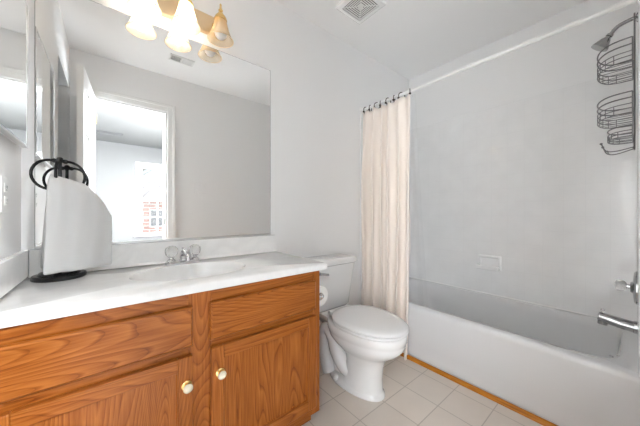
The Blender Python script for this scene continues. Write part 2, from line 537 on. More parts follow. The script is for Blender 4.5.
# ------------------------------------------------------------------ bedroom beyond the doorway
BX0, BX1, BY0, BY1 = -1.2, 1.8, -5.06, YJ - DW
WX0, WX1, WZ0, WZ1 = 0.735, 1.66, 0.60, 2.06
struct('floor_bedroom', bx(BX0 - 0.1, BX1 + 0.1, BY0 - 0.1, YJ - 0.0005, -0.1, -0.0005), M['carpet'])
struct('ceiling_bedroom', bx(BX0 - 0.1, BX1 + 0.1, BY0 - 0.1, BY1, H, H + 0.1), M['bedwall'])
for nm, x0, x1, k in (('left', BX0 - 0.1, BX0, 2), ('right', BX1, BX1 + 0.1, 3)):  # side walls pierced for two added, unseen windows
    bm = bmesh.new()
    box(bm, x0, x1, BY0, -3.22, 0, H); box(bm, x0, x1, -1.78, BY1, 0, H)
    box(bm, x0, x1, -3.22, -1.78, 0, 0.58); box(bm, x0, x1, -3.22, -1.78, 2.12, H)
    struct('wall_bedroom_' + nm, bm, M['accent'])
    xi = x1 if k == 2 else x0
    sgn = 1 if k == 2 else -1
    bm = bmesh.new()
    xa, xb = sorted((xi - sgn * 0.09, xi + sgn * 0.015))
    for c in ((-3.28, -3.20, 0.52, 2.18), (-1.80, -1.72, 0.52, 2.18), (-3.20, -1.80, 0.52, 0.60), (-3.20, -1.80, 2.10, 2.18)):
        box(bm, xa, xb, c[0], c[1], c[2], c[3])
    wf = struct('window_%d' % k, bm, M['trimw'], bevel=0.003)  # added side window, out of view, made to carry a fill light
    xa, xb = sorted((xi - sgn * 0.06, xi - sgn * 0.055))
    obj('window_pane', bx(xa, xb, -3.205, -1.795, 0.595, 2.105), M['pane'], wf)
struct('wall_bedroom_near', bx(BX0 - 0.1, -0.1, BY1, BY1 + 0.1, 0, H), M['accent'])
bm = bmesh.new()
box(bm, BX0 - 0.1, WX0, BY0 - 0.1, BY0, 0, H)
box(bm, WX1, BX1 + 0.1, BY0 - 0.1, BY0, 0, H)
box(bm, WX0, WX1, BY0 - 0.1, BY0, 0, WZ0)
box(bm, WX0, WX1, BY0 - 0.1, BY0, WZ1, H)
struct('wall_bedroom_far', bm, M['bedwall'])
win = thing('window_1', ((WX0 + WX1) / 2, BY0, WZ0), None, None); win['kind'] = 'structure'
bm = bmesh.new()
for a in ((WX0 - 0.06, WX0 + 0.02, WZ0, WZ1 + 0.06), (WX1 - 0.02, WX1 + 0.06, WZ0, WZ1 + 0.06), (WX0 + 0.02, WX1 - 0.02, WZ1 - 0.02, WZ1 + 0.06)):
    box(bm, a[0], a[1], BY0 - 0.09, BY0 + 0.015, a[2], a[3])
box(bm, WX0 - 0.09, WX1 + 0.09, BY0 - 0.09, BY0 + 0.05, WZ0 - 0.03, WZ0)
obj('window_frame', bm, M['trimw'], win, bevel=0.003)
for zz0, zz1, yy in ((WZ0, 1.345, BY0 - 0.04), (1.315, WZ1 - 0.02, BY0 - 0.07)):
    bm = bmesh.new()
    box(bm, WX0 + 0.02, WX0 + 0.06, yy, yy + 0.03, zz0, zz1); box(bm, WX1 - 0.06, WX1 - 0.02, yy, yy + 0.03, zz0, zz1)
    box(bm, WX0 + 0.06, WX1 - 0.06, yy, yy + 0.03, zz0, zz0 + 0.045); box(bm, WX0 + 0.06, WX1 - 0.06, yy, yy + 0.03, zz1 - 0.035, zz1)
    for k in (1, 2):
        xx = WX0 + 0.06 + (WX1 - WX0 - 0.12) * k / 3
        box(bm, xx - 0.011, xx + 0.011, yy + 0.008, yy + 0.022, zz0 + 0.045, zz1 - 0.035)
    zm = (zz0 + zz1) / 2
    box(bm, WX0 + 0.06, WX1 - 0.06, yy + 0.009, yy + 0.021, zm - 0.011, zm + 0.011)
    s_ = obj('sash', bm, M['trimw'], win, bevel=0.002)
    obj('window_pane', bx(WX0 + 0.05, WX1 - 0.05, yy + 0.013, yy + 0.016, zz0 + 0.03, zz1 - 0.03), M['pane'], s_)

# added bedroom lamp, an unseen flush dome that lights the bath through the doorway
t = thing('added_ceiling_light', (1.30, -3.1, H), 'added white flush dome fill light, out of view on the bedroom ceiling', 'ceiling light')
bm = bmesh.new(); lathe(bm, [(0.17, H), (0.17, H - 0.03), (0.16, H - 0.035)], (1.30, -3.1, 0), n=32); obj('lamp_base', bm, M['plastic'], t, smooth=True)
bm = bmesh.new(); lathe(bm, [(0.155, H - 0.0355), (0.15, H - 0.06), (0.11, H - 0.09), (0.05, H - 0.105), (0.005, H - 0.108)], (1.30, -3.1, 0), n=32); obj('lamp_dome', bm, M['fillglow'], t, smooth=True)
ld = bpy.data.lights.new('bedroom_fill_lamp', 'AREA'); ld.shape = 'DISK'; ld.size = 0.40; ld.energy = BED_FILL; ld.color = (0.96, 0.985, 1.0)  # fill light under the added dome
lo = bpy.data.objects.new('bedroom_fill_lamp', ld); COL.objects.link(lo); lo.location = (0, 0, -0.115); lo.parent = t

# ceiling register in the bedroom
def register(name, x0, x1, y0, y1, label, cat, two_way, mat, dirx):
    r = thing(name, ((x0 + x1) / 2, (y0 + y1) / 2, H), label, cat)
    b = 0.014
    bm = bmesh.new()
    box(bm, x0, x1, y0, y0 + b, H - 0.008, H - 0.0005); box(bm, x0, x1, y1 - b, y1, H - 0.008, H - 0.0005)
    box(bm, x0, x0 + b, y0 + b, y1 - b, H - 0.008, H - 0.0005); box(bm, x1 - b, x1, y0 + b, y1 - b, H - 0.008, H - 0.0005)
    xm = (x0 + x1) / 2
    if two_way:
        box(bm, xm - b * 0.5, xm + b * 0.5, y0 + b, y1 - b, H - 0.008, H - 0.0005)
    obj('register_frame', bm, mat, r, bevel=0.002)
    obj('register_duct', bx(x0 + b, x1 - b, y0 + b, y1 - b, H - 0.0009, H - 0.0004), M['slot'], r)
    halves = ((x0 + b, xm - b * 0.5, 1), (xm + b * 0.5, x1 - b, -1)) if two_way else ((x0 + b, x1 - b, dirx),)
    for a0, a1, s in halves:
        bm = bmesh.new()
        if two_way:
            n = 9
            for k in range(n):
                c = a0 + (a1 - a0) * (k + 0.5) / n
                w = (a1 - a0) / n * 0.42
                v = [bm.verts.new(p) for p in ((c - w, y0 + b, H - 0.0075 if s > 0 else H - 0.001), (c + w, y0 + b, H - 0.001 if s > 0 else H - 0.0075), (c + w, y1 - b, H - 0.001 if s > 0 else H - 0.0075), (c - w, y1 - b, H - 0.0075 if s > 0 else H - 0.001))]
                f = bm.faces.new(v); g = bmesh.ops.extrude_face_region(bm, geom=[f])
                bmesh.ops.translate(bm, verts=[e for e in g['geom'] if isinstance(e, bmesh.types.BMVert)], vec=(0, 0, -0.0012))
        else:
            n = 5
            for k in range(n):
                c = y0 + b + (y1 - y0 - 2 * b) * (k + 0.5) / n
                box(bm, a0, a1, c - 0.004, c + 0.003, H - 0.007, H - 0.003)
        obj('louver_bank', bm, mat, r)
    return r
register('ceiling_register', 0.0, 0.45, -4.38, -4.24, 'narrow grey supply register on the bedroom ceiling seen through the doorway', 'air vent', False, M['vent'], 1)
register('ceiling_register', 0.675, 0.875, -1.19, -1.08, 'white two-way supply register on the bathroom ceiling, reflected in the mirror', 'air vent', True, M['plastic'], 1)

# ------------------------------------------------------------------ outside the bedroom window
struct('ground_lawn', bx(-25, 25, -45, BY0 - 0.12, -0.75, -0.6), M['grass'])
hs = thing('brick_house', (3.0, -19.5, -0.6), 'red brick house with grey roof outside the bedroom window', 'house')
obj('wall', bx(-4, 10, -22, -17, -0.6, 1.9), M['brick'], hs)
bm = bmesh.new()
loft(bm, [[(x, -16.5, 1.9), (x, -22.5, 1.9), (x, -19.5, 3.2)] for x in (-4.5, 10.5)])
obj('roof', bm, M['roof'], hs)
for xx in (0.2, 2.1, 4.2, 6.4):
    wf = obj('window', bx(xx, xx + 1.0, -17.02, -16.95, 0.2, 1.3), M['trimw'], hs)
    obj('pane', bx(xx + 0.08, xx + 0.92, -16.95, -16.935, 0.28, 1.22), M['winglass'], wf)
tr = thing('bare_tree', (1.0, -11.5, -0.6), 'bare leafless tree outside the bedroom window', 'tree')
bm = bmesh.new()
tube(bm, smooth_path([(1.0, -11.5, -0.6), (1.05, -11.5, 1.0), (1.2, -11.5, 2.4), (1.5, -11.5, 4.0)]), [0.10 - 0.0028 * i for i in range(25)], 8)
obj('trunk', bm, M['bark'], tr, smooth=True)
rnd = random.Random(3)
bm = bmesh.new()
for k in range(26):
    z = rnd.uniform(0.9, 3.6); x = 1.05 + 0.12 * (z - 0.9); a = rnd.uniform(0, 2 * PI); l = rnd.uniform(0.7, 1.7)
    p = [Vector((x, -11.5, z))]
    for q in range(4):
        p.append(p[-1] + Vector((math.cos(a) + rnd.uniform(-.3, .3), math.sin(a) * 0.8 + rnd.uniform(-.3, .3), rnd.uniform(0.2, 0.8))) * l / 4)
    tube(bm, p, [0.03, 0.025, 0.018, 0.012, 0.005], 5)
obj('branches', bm, M['bark'], tr)

# ------------------------------------------------------------------ the door, open against the left
DL, DTH = 0.61, 0.035
d = thing('door_1', (0.168, -1.498, 0.012), None, None); d['kind'] = 'structure'
d.rotation_euler = (0, 0, math.radians(90 + 3.95))   # local +x runs from hinge to free edge, local +y points to the left wall
DH = 2.058
bm = bmesh.new()
# stiles and rails in the full thickness, panels sunk on both faces
cols = [(0.10, 0.275), (0.335, 0.51)]
rows = [(0.20, 0.83), (1.02, 1.62), (1.71, 1.94)]
xs = [0, cols[0][0], cols[0][1], cols[1][0], cols[1][1], DL]
box(bm, 0, 0.10, 0, DTH, 0, DH); box(bm, 0.275, 0.335, 0, DTH, 0, DH); box(bm, 0.51, DL, 0, DTH, 0, DH)
for c in cols:
    z = 0
    for r in rows:
        box(bm, c[0], c[1], 0, DTH, z, r[0]); z = r[1]
    box(bm, c[0], c[1], 0, DTH, z, DH)
obj('door_leaf', bm, M['trimw'], d, local=True)
for c in cols:
    for r in rows:
        bm = bmesh.new()
        def rect(i, y): return [(c[0] + i, y, r[0] + i), (c[1] - i, y, r[0] + i), (c[1] - i, y, r[1] - i), (c[0] + i, y, r[1] - i)]
        loft(bm, [rect(0.028, 0.0035), rect(0.012, 0.0105), rect(0.0, 0.0105), rect(0.0, DTH - 0.0105), rect(0.012, DTH - 0.0105), rect(0.028, DTH - 0.0035)])
        obj('door_panel', bm, M['trimw'], d, local=True)
bm = bmesh.new()
lathe(bm, [(0.030, 0.0), (0.030, 0.006), (0.012, 0.010), (0.011, 0.030), (0.024, 0.038), (0.027, 0.050), (0.020, 0.058), (0.004, 0.060)], (0.555, DTH, 0.93), axis='y', n=20)
obj('door_knob', bm, M['satinbrass'], d, smooth=True, local=True)
bm = bmesh.new()
for z in (0.22, 1.03, 1.83):
    lathe(bm, [(0.006, z), (0.006, z + 0.09)], (-0.004, -0.003, 0), n=10)
obj('hinge', bm, M['satinbrass'], d, local=True, smooth=True)

# ------------------------------------------------------------------ vanity cabinet
VX1, VY, VZ0, VZ1 = 1.068, -0.515, 0.085, 0.780
v_ = thing('vanity_cabinet', (0.535, -0.26, 0.0), 'honey oak vanity cabinet with two doors under white marble top', 'cabinet')
FT = 0.019
bm = bmesh.new()
box(bm, 0.003, 0.018, VY + FT, -0.004, VZ0, VZ1); box(bm, VX1 - 0.016, VX1, VY + FT, -0.004, VZ0, VZ1)
box(bm, 0.018, VX1 - 0.016, VY + FT, -0.004, VZ0, VZ0 + 0.016); box(bm, 0.018, VX1 - 0.016, -0.018, -0.004, VZ0 + 0.016, VZ1)
obj('carcass', bm, M['oakz'], v_)
for a in ((0.003, 0.040), (0.478, 0.556), (1.024, VX1)):
    obj('face_stile', bx(a[0], a[1], VY, VY + FT, VZ0, VZ1), M['oakz'], v_, bevel=0.001)
for a in ((0.040, 0.478), (0.556, 1.024)):
    for z0, z1 in ((0.728, VZ1), (0.556, 0.612), (VZ0, 0.148)):
        obj('face_rail', bx(a[0], a[1], VY + 0.0003, VY + FT, z0, z1), M['oakx'], v_, bevel=0.0008)
obj('toe_kick', bx(0.003, VX1 - 0.004, VY + 0.065, VY + 0.08, 0.0, VZ0), M['oakx'], v_)
def slab(bm, x0, x1, z0, z1, y, t=0.020, lip=0.008):
    """lipped overlay front: eased outer edge"""
    def r(i, yy): return [(x0 + i, yy, z0 + i), (x1 - i, yy, z0 + i), (x1 - i, yy, z1 - i), (x0 + i, yy, z1 - i)]
    loft(bm, [r(0.008, y - 0.0005), r(0.008, y - 0.005), r(0.0, y - 0.008), r(0.0, y - 0.012), r(0.003, y - t + 0.003), r(lip, y - t)])
for x0, x1 in ((0.030, 0.489), (0.546, 1.034)):
    bm = bmesh.new(); slab(bm, x0, x1, 0.598, 0.736, VY)
    obj('drawer_front', bm, M['oakx'], v_)
SW = 0.046
for x0, x1, kx in ((0.030, 0.488, 0.468), (0.549, 1.033, 0.580)):
    z0, z1 = 0.130, 0.569
    t = 0.021
    door = bpy.data.objects.new('door', None); COL.objects.link(door); door.parent = v_
    for a0, a1 in ((x0, x0 + SW), (x1 - SW, x1)):
        obj('door_stile', bx(a0, a1, VY - t, VY - 0.0005, z0, z1), M['oakz'], door, bevel=0.003)
    for b0, b1 in ((z0, z0 + SW), (z1 - SW, z1)):
        obj('door_rail', bx(x0 + SW, x1 - SW, VY - t, VY - 0.0005, b0, b1), M['oakx'], door, bevel=0.002)
    def r(i, yy): return [(x0 + SW + i, yy, z0 + SW + i), (x1 - SW - i, yy, z0 + SW + i), (x1 - SW - i, yy, z1 - SW - i), (x0 + SW + i, yy, z1 - SW - i)]
    bm = bmesh.new(); loft(bm, [r(-0.002, VY - 0.001), r(-0.002, VY - 0.013), r(0.004, VY - 0.006)])
    obj('door_panel', bm, M['oakpanel'], door)
    bm = bmesh.new()
    lathe(bm, [(0.0165, 0.0), (0.0165, 0.003), (0.009, 0.006), (0.008, 0.014), (0.013, 0.018), (0.0155, 0.0205)], (kx, VY - t, 0.474), axis='-y', n=24)
    kb = obj('knob', bm, M['brass'], door, smooth=True)
    bm = bmesh.new()
    lathe(bm, [(0.0150, 0.0207), (0.0148, 0.024), (0.011, 0.0285), (0.005, 0.0305), (0.0005, 0.031)], (kx, VY - t, 0.474), axis='-y', n=24)
    tag(obj('knob_insert', bm, M['ivory'], door, smooth=True), 'ivory ceramic knob insert')

# ------------------------------------------------------------------ countertop with integral bowl
CT0, CT1 = 0.781, 0.812
CXE, CYE = 1.104, -0.532
ct = thing('countertop', (0.55, -0.266, CT0), 'white cultured marble vanity top with integral oval sink', 'countertop')
ex, ey, ea, eb = 0.548, -0.285, 0.226, 0.160
bm = bmesh.new()
n = 96
def rect_pt(a, x0, x1, y0, y1):
    dx, dy = math.cos(a), math.sin(a)
    t = 1e9
    if dx > 1e-9: t = min(t, (x1 - ex) / dx)
    if dx < -1e-9: t = min(t, (x0 - ex) / dx)
    if dy > 1e-9: t = min(t, (y1 - ey) / dy)
    if dy < -1e-9: t = min(t, (y0 - ey) / dy)
    return ex + t * dx, ey + t * dy
angs = sorted([2 * PI * i / n for i in range(n)] + [math.atan2(y - ey, x - ex) % (2 * PI) for x in (0.0015, CXE) for y in (CYE, -0.0015)])
rin, rout, rb, rbot = [], [], [], []
bv = 0.006
for a in angs:
    ca, sa = math.cos(a), math.sin(a)
    k = 1 / math.sqrt((ca / ea) ** 2 + (sa / eb) ** 2)
    rin.append((ex + k * ca, ey + k * sa, CT1))
    x, y = rect_pt(a, 0.0015 + bv, CXE - bv, CYE + bv, -0.0015 - bv); rout.append((x, y, CT1))
    x, y = rect_pt(a, 0.0015, CXE, CYE, -0.0015); rb.append((x, y, CT1 - bv)); rbot.append((x, y, CT0))
inner_low = [(x, y, CT0) for x, y, z in rin]
loft(bm, [rin, rout, rb, rbot, inner_low], False, False)
obj('top_slab', bm, M['marble'], ct, smooth=True, angle=50)
bm = bmesh.new()
rings = []
for f, dz in ((1.0, 0.0), (0.985, -0.004), (0.965, -0.012), (0.93, -0.030), (0.87, -0.060), (0.76, -0.092), (0.58, -0.116), (0.36, -0.128), (0.14, -0.134), (0.10, -0.136)):
    rings.append([(ex + (x - ex) * f, ey + 0.02 * (1 - f) + (y - ey) * f, CT1 + dz) for x, y, z in rin])
rr2 = [[(x, y, z - 0.01) for x, y, z in r] for r in rings[::-1]]
loft(bm, rings, False, True)
obj('sink_bowl', bm, M['marble'], ct, smooth=True, angle=80)
bm = bmesh.new(); lathe(bm, [(0.022, CT1 - 0.1355), (0.021, CT1 - 0.132), (0.012, CT1 - 0.131), (0.003, CT1 - 0.130)], (ex, ey + 0.018, 0), n=20)
obj('drain', bm, M['chrome'], ct, smooth=True)
bm = bx(0.0235, CXE - 0.002, -0.0225, -0.0015, CT1 + 0.0005, 0.917)
loft(bm, [[(x, -0.0225, CT1 + 0.0005), (x, -0.036, CT1 + 0.0005), (x, -0.029, CT1 + 0.004), (x, -0.0225, CT1 + 0.0125)] for x in (0.0235, CXE - 0.002)])
obj('backsplash', bm, M['marble'], ct, bevel=0.003)
obj('side_splash', bx(0.0015, 0.0225, CYE + 0.004, -0.0015, CT1 + 0.0005, 0.917), M['marble'], ct, bevel=0.004)

# ------------------------------------------------------------------ faucet
fx, fy, fz = 0.548, -0.085, CT1
fc = thing('faucet', (fx, fy, fz), 'chrome centerset faucet with clear crystal knobs behind the sink', 'faucet')
bm = bmesh.new()
def stad(z, hw, r, k=10):
    out = []
    for i in range(k + 1): a = -PI / 2 + PI * i / k; out.append((fx + hw + r * math.cos(a), fy + r * math.sin(a), z))
    for i in range(k + 1): a = PI / 2 + PI * i / k; out.append((fx - hw + r * math.cos(a), fy + r * math.sin(a), z))
    return out
loft(bm, [stad(fz + 0.0005, 0.052, 0.027), stad(fz + 0.010, 0.052, 0.027), stad(fz + 0.016, 0.050, 0.022)])
obj('faucet_base', bm, M['chrome'], fc, smooth=True)
bm = bmesh.new()
sp_path = smooth_path([(fx, fy, fz + 0.012), (fx, fy - 0.004, fz + 0.045), (fx, fy - 0.035, fz + 0.060), (fx, fy - 0.085, fz + 0.052), (fx, fy - 0.108, fz + 0.040)], 6)
tube(bm, sp_path, [0.019 - 0.0003 * i for i in range(len(sp_path))], 14)
tube(bm, [(fx, fy - 0.102, fz + 0.045), (fx, fy - 0.104, fz + 0.028)], 0.010, 14)
obj('spout', bm, M['chrome'], fc, smooth=True, angle=60)
bm = bmesh.new(); tube(bm, [(fx, fy + 0.016, fz + 0.014), (fx, fy + 0.016, fz + 0.066)], 0.0028, 8); sphere(bm, (fx, fy + 0.016, fz + 0.070), 0.006, 10)
obj('lift_rod', bm, M['chrome'], fc, smooth=True)
for s in (-1, 1):
    hx = fx + s * 0.052
    bm = bmesh.new(); lathe(bm, [(0.020, fz + 0.014), (0.017, fz + 0.022), (0.009, fz + 0.028), (0.008, fz + 0.036)], (hx, fy, 0), n=20)
    hd = obj('handle', bm, M['chrome'], fc, smooth=True)
    bm = bmesh.new(); lathe(bm, [(0.014, fz + 0.034), (0.025, fz + 0.046), (0.029, fz + 0.062), (0.027, fz + 0.076), (0.016, fz + 0.086), (0.012, fz + 0.086)], (hx, fy, 0), n=8)
    tag(obj('knob', bm, M['crystal'], hd), 'clear faceted crystal knob')
    bm = bmesh.new(); lathe(bm, [(0.010, fz + 0.0865), (0.009, fz + 0.089), (0.002, fz + 0.090)], (hx, fy, 0), n=16)
    obj('knob_cap', bm, M['chrome'], hd, smooth=True)

# ------------------------------------------------------------------ wall mirror
mr_ = thing('wall_mirror', (0.554, 0.0, 0.918), 'large frameless wall mirror resting on the marble backsplash', 'mirror')
MX0, MX1, MZ0, MZ1 = 0.036, 1.072, 0.9185, 1.984
obj('mirror_backing', bx(MX0, MX1, -0.0055, -0.001, MZ0, MZ1), M['edge'], mr_)
bm = bmesh.new(); box(bm, MX0 + 0.0015, MX1 - 0.0025, -0.0065, -0.0056, MZ0 + 0.0015, MZ1 - 0.002)
obj('mirror_glass', bm, M['mirror'], mr_)
for xx in (0.25, 0.985):
    obj('clip', bx(xx - 0.010, xx + 0.010, -0.0095, -0.001, MZ1 - 0.004, MZ1 + 0.012), M['plastic'], mr_, bevel=0.001)
obj('bottom_channel', bx(MX0, MX1, -0.011, -0.007, MZ0, MZ0 + 0.010), M['alu'], mr_)

# medicine cabinet on the left wall
mc = thing('medicine_cabinet', (0.0, -0.30, 1.30), 'mirrored medicine cabinet on the left wall above the outlet', 'medicine cabinet')
A0, A1, B0, B1 = -0.52, -0.075, 1.300, 1.830
obj('cabinet_body', bx(0.0005, 0.014, A0 + 0.01, A1 - 0.01, B0 + 0.01, B1 - 0.01), M['trimw'], mc)
bm = bmesh.new()
fw = 0.007
box(bm, 0.0145, 0.031, A0, A1, B0, B0 + fw); box(bm, 0.0145, 0.031, A0, A1, B1 - fw, B1)
box(bm, 0.0145, 0.031, A0, A0 + fw, B0 + fw, B1 - fw); box(bm, 0.0145, 0.031, A1 - fw, A1, B0 + fw, B1 - fw)
md = obj('mirror_door', bm, M['alu'], mc, bevel=0.001)
obj('mirror_glass', bx(0.0145, 0.029, A0 + fw, A1 - fw, B0 + fw, B1 - fw), M['mirror'], md)

# outlet on the left wall
ot = thing('wall_outlet', (0.0, -0.222, 1.12), 'white duplex outlet on the left wall above the marble side splash', 'outlet')
obj('cover_plate', bx(0.0005, 0.006, -0.257, -0.187, 1.062, 1.178), M['plastic'], ot, bevel=0.002)
for zz in (1.099, 1.141):
    bm = bmesh.new(); box(bm, 0.0061, 0.0085, -0.239, -0.205, zz - 0.014, zz + 0.014)
    s_ = obj('socket', bm, M['plastic'], ot, bevel=0.003)
    bm = bmesh.new()
    for yy in (-0.229, -0.215): box(bm, 0.0086, 0.0089, yy - 0.0012, yy + 0.0012, zz - 0.002, zz + 0.007)
    box(bm, 0.0086, 0.0089, -0.2245, -0.2195, zz - 0.009, zz - 0.005)
    obj('slots', bm, M['slot'], s_)

# ------------------------------------------------------------------ vanity light
vl = thing('vanity_light', (0.555, 0.0, 2.10), 'brass three-shade vanity light bar above the wall mirror', 'wall light')
bm = bmesh.new(); box(bm, 0.345, 0.765, -0.024, -0.001, 2.045, 2.150)
obj('backplate', bm, M['satinbrass'], vl, bevel=0.008, seg=3)
for sx in (0.390, 0.557, 0.724):
    sy = -0.100
    bm = bmesh.new()
    tube(bm, smooth_path([(sx, -0.024, 2.098), (sx, -0.050, 2.100), (sx, -0.085, 2.130), (sx, sy, 2.150), (sx, sy, 2.118)], 6), 0.0065, 10)
    lathe(bm, [(0.022, 0.024), (0.018, 0.030), (0.008, 0.034)], (sx, 0, 2.098), axis='-y', n=20)
    arm = obj('arm', bm, M['brass'], vl, smooth=True)
    bm = bmesh.new()
    lathe(bm, [(0.032, 2.086), (0.033, 2.094), (0.027, 2.108), (0.016, 2.122), (0.010, 2.134), (0.012, 2.142), (0.007, 2.150), (0.0045, 2.166), (0.006, 2.172), (0.001, 2.180)], (sx, sy, 0), n=24)
    obj('socket_cap', bm, M['brass'], arm, smooth=True)
    bm = bmesh.new()
    pr = [(0.0300, 2.090), (0.0315, 2.080), (0.036, 2.060), (0.043, 2.035), (0.051, 2.012), (0.059, 1.994), (0.0645, 1.984)]
    lathe(bm, pr, (sx, sy, 0), n=32, cap0=False, cap1=False)
    sh = obj('lamp_shade', bm, M['glass'], vl, smooth=True, angle=80)
    bm = bmesh.new(); torus(bm, (sx, sy, 1.984), 0.0645, 0.0016, axis='z', n=40, m=8)
    tag(obj('shade_rim', bm, M['satinbrass'], sh, smooth=True), 'thin gilded rim')
    bm = bmesh.new()
    lathe(bm, [(0.013, 2.084), (0.014, 2.070), (0.022, 2.055), (0.029, 2.038), (0.031, 2.022), (0.028, 2.006), (0.019, 1.995), (0.006, 1.991), (0.0005, 1.9908)], (sx, sy, 0), n=20)
    lb = obj('bulb', bm, M['bulb'] if sx < 0.7 else M['bulboff'], vl, smooth=True, angle=80)
    if sx > 0.7: tag(lb, 'unlit frosted bulb')

# ------------------------------------------------------------------ towel stand and towel
tx, ty, tz = 0.118, -0.112, CT1
ts = thing('towel_stand', (tx, ty, tz), 'black metal countertop towel stand with C-shaped arms and round base', 'towel stand')
bm = bmesh.new(); lathe(bm, [(0.074, tz + 0.0005), (0.076, tz + 0.003), (0.076, tz + 0.014), (0.073, tz + 0.018), (0.060, tz + 0.019), (0.056, tz + 0.026), (0.02, tz + 0.028), (0.001, tz + 0.028)], (tx, ty, 0), n=48)
obj('base', bm, M['black'], ts, smooth=True)
bm = bmesh.new(); tube(bm, [(tx, ty, tz + 0.022), (tx, ty, 1.262)], 0.0055, 12); sphere(bm, (tx, ty, 1.264), 0.010, 12)
obj('post', bm, M['black'], ts, smooth=True)
for ang, rs in ((188, 1.0), (262, 0.62), (22, 1.0)):
    a = math.radians(ang); dx, dy = math.cos(a), math.sin(a)
    pts = []
    for i in range(19):
        q = math.radians(100 - 235 * i / 18)
        rr_ = (0.024 + 0.050 * math.cos(q)) * rs
        pts.append((tx + dx * rr_, ty + dy * rr_, 1.204 + 0.055 * math.sin(q)))
    bm = bmesh.new(); tube(bm, [(tx, ty, 1.256)] + pts, 0.0048, 10); sphere(bm, pts[0], 0.0085, 12)
    obj('arm', bm, M['black'], ts, smooth=True)

# towel hung over the arms: front and back leaves, spreading towards the hem
def towel():
    bm = bmesh.new()
    nu, nv = 28, 30
    def pt(u, v):   # u across 0..1; v: 0 front hem .. 0.5 top .. 1 back hem
        s = abs(v - 0.5) * 2            # 0 at the top, 1 at the hem
        front = v < 0.5
        sh = s ** 0.55
        xl = 0.098 - 0.012 * sh + (0 if front else -0.022 * sh)
        xr = 0.195 + 0.078 * min(1, s * 3.0) ** 0.55 + (0 if front else -0.03 * sh)
        x = xl + (xr - xl) * u
        y_mid = -0.150 + 0.055 * u
        th = 0.006 + 0.034 * min(1, s * 6) ** 0.6 + 0.016 * s
        y = y_mid + (-th if front else th * 0.75)
        y += 0.006 * math.sin(u * 9 + (0 if front else 2)) * s + 0.003 * math.sin(u * 21 + 3 * s)
        ztop = 1.207 - 0.030 * u - 0.035 * max(0, u - 0.72) / 0.28 * max(0, u - 0.72)/0.28
        zh = (0.843 if front else 0.852) + 0.006 * u
        z = ztop - (ztop - zh) * s
        return (x, y, z)
    g = [[bm.verts.new(pt(i / nu, j / nv)) for i in range(nu + 1)] for j in range(nv + 1)]
    for j in range(nv):
        for i in range(nu):
            bm.faces.new((g[j][i], g[j][i + 1], g[j + 1][i + 1], g[j + 1][i]))
    return bm
tw = obj('hand_towel', towel(), M['towel'], smooth=True, angle=180)
md = tw.modifiers.new('thick', 'SOLIDIFY'); md.thickness = 0.009; md.offset = 0
md = tw.modifiers.new('sub', 'SUBSURF'); md.levels = 1; md.render_levels = 1
tag(tw, 'white folded hand towel draped over the black towel stand', 'towel')

# ------------------------------------------------------------------ toilet
TXC = 1.462
tl = thing('toilet', (TXC, -0.36, 0.0), 'white two-piece toilet with closed lid between vanity and shower curtain', 'toilet')
def egg(yf, yb, hw, z, n=40, p=2.15, xc=TXC):
    """egg outline: wider towards the back third"""
    yc = yb + (yf - yb) * 0.42
    out = []
    for i in range(n):
        a = 2 * PI * i / n
        c, s = math.cos(a), math.sin(a)
        x = hw * math.copysign(abs(c) ** (2 / p), c)
        L_ = (yc - yf) if s < 0 else (yb - yc)
        y = yc + L_ * math.copysign(abs(s) ** (2 / p), s)
        out.append((xc + x, y, z))
    return out
bm = bmesh.new()
loft(bm, [egg(-0.598, -0.19, 0.108, 0.0005), egg(-0.598, -0.19, 0.108, 0.012), egg(-0.588, -0.20, 0.099, 0.022), egg(-0.582, -0.30, 0.090, 0.034), egg(-0.580, -0.34, 0.086, 0.10), egg(-0.588, -0.345, 0.088, 0.17), egg(-0.606, -0.33, 0.098, 0.215),
          egg(-0.645, -0.29, 0.125, 0.25), egg(-0.690, -0.25, 0.152, 0.282), egg(-0.715, -0.225, 0.168, 0.310), egg(-0.722, -0.215, 0.174, 0.335), egg(-0.722, -0.21, 0.175, 0.345), egg(-0.728, -0.21, 0.180, 0.352), egg(-0.730, -0.21, 0.181, 0.388), egg(-0.726, -0.212, 0.177, 0.394)])
# tank deck and rear body
def rrect(x0, x1, y0, y1, z, r=0.03, k=5):
    out = []
    for cx_, cy_, a0 in ((x1 - r, y1 - r, 0), (x0 + r, y1 - r, 90), (x0 + r, y0 + r, 180), (x1 - r, y0 + r, 270)):
        for i in range(k + 1):
            a = math.radians(a0 + 90 * i / k); out.append((cx_ + r * math.cos(a), cy_ + r * math.sin(a), z))
    return out
loft(bm, [rrect(TXC - 0.055, TXC + 0.055, -0.36, -0.10, 0.30), rrect(TXC - 0.085, TXC + 0.085, -0.36, -0.05, 0.345), rrect(TXC - 0.115, TXC + 0.115, -0.36, -0.035, 0.375), rrect(TXC - 0.118, TXC + 0.118, -0.36, -0.035, 0.394)])
loft(bm, [rrect(TXC - 0.05, TXC + 0.05, -0.40, -0.16, 0.0005), rrect(TXC - 0.045, TXC + 0.045, -0.40, -0.18, 0.10), rrect(TXC - 0.045, TXC + 0.045, -0.40, -0.14, 0.32)])
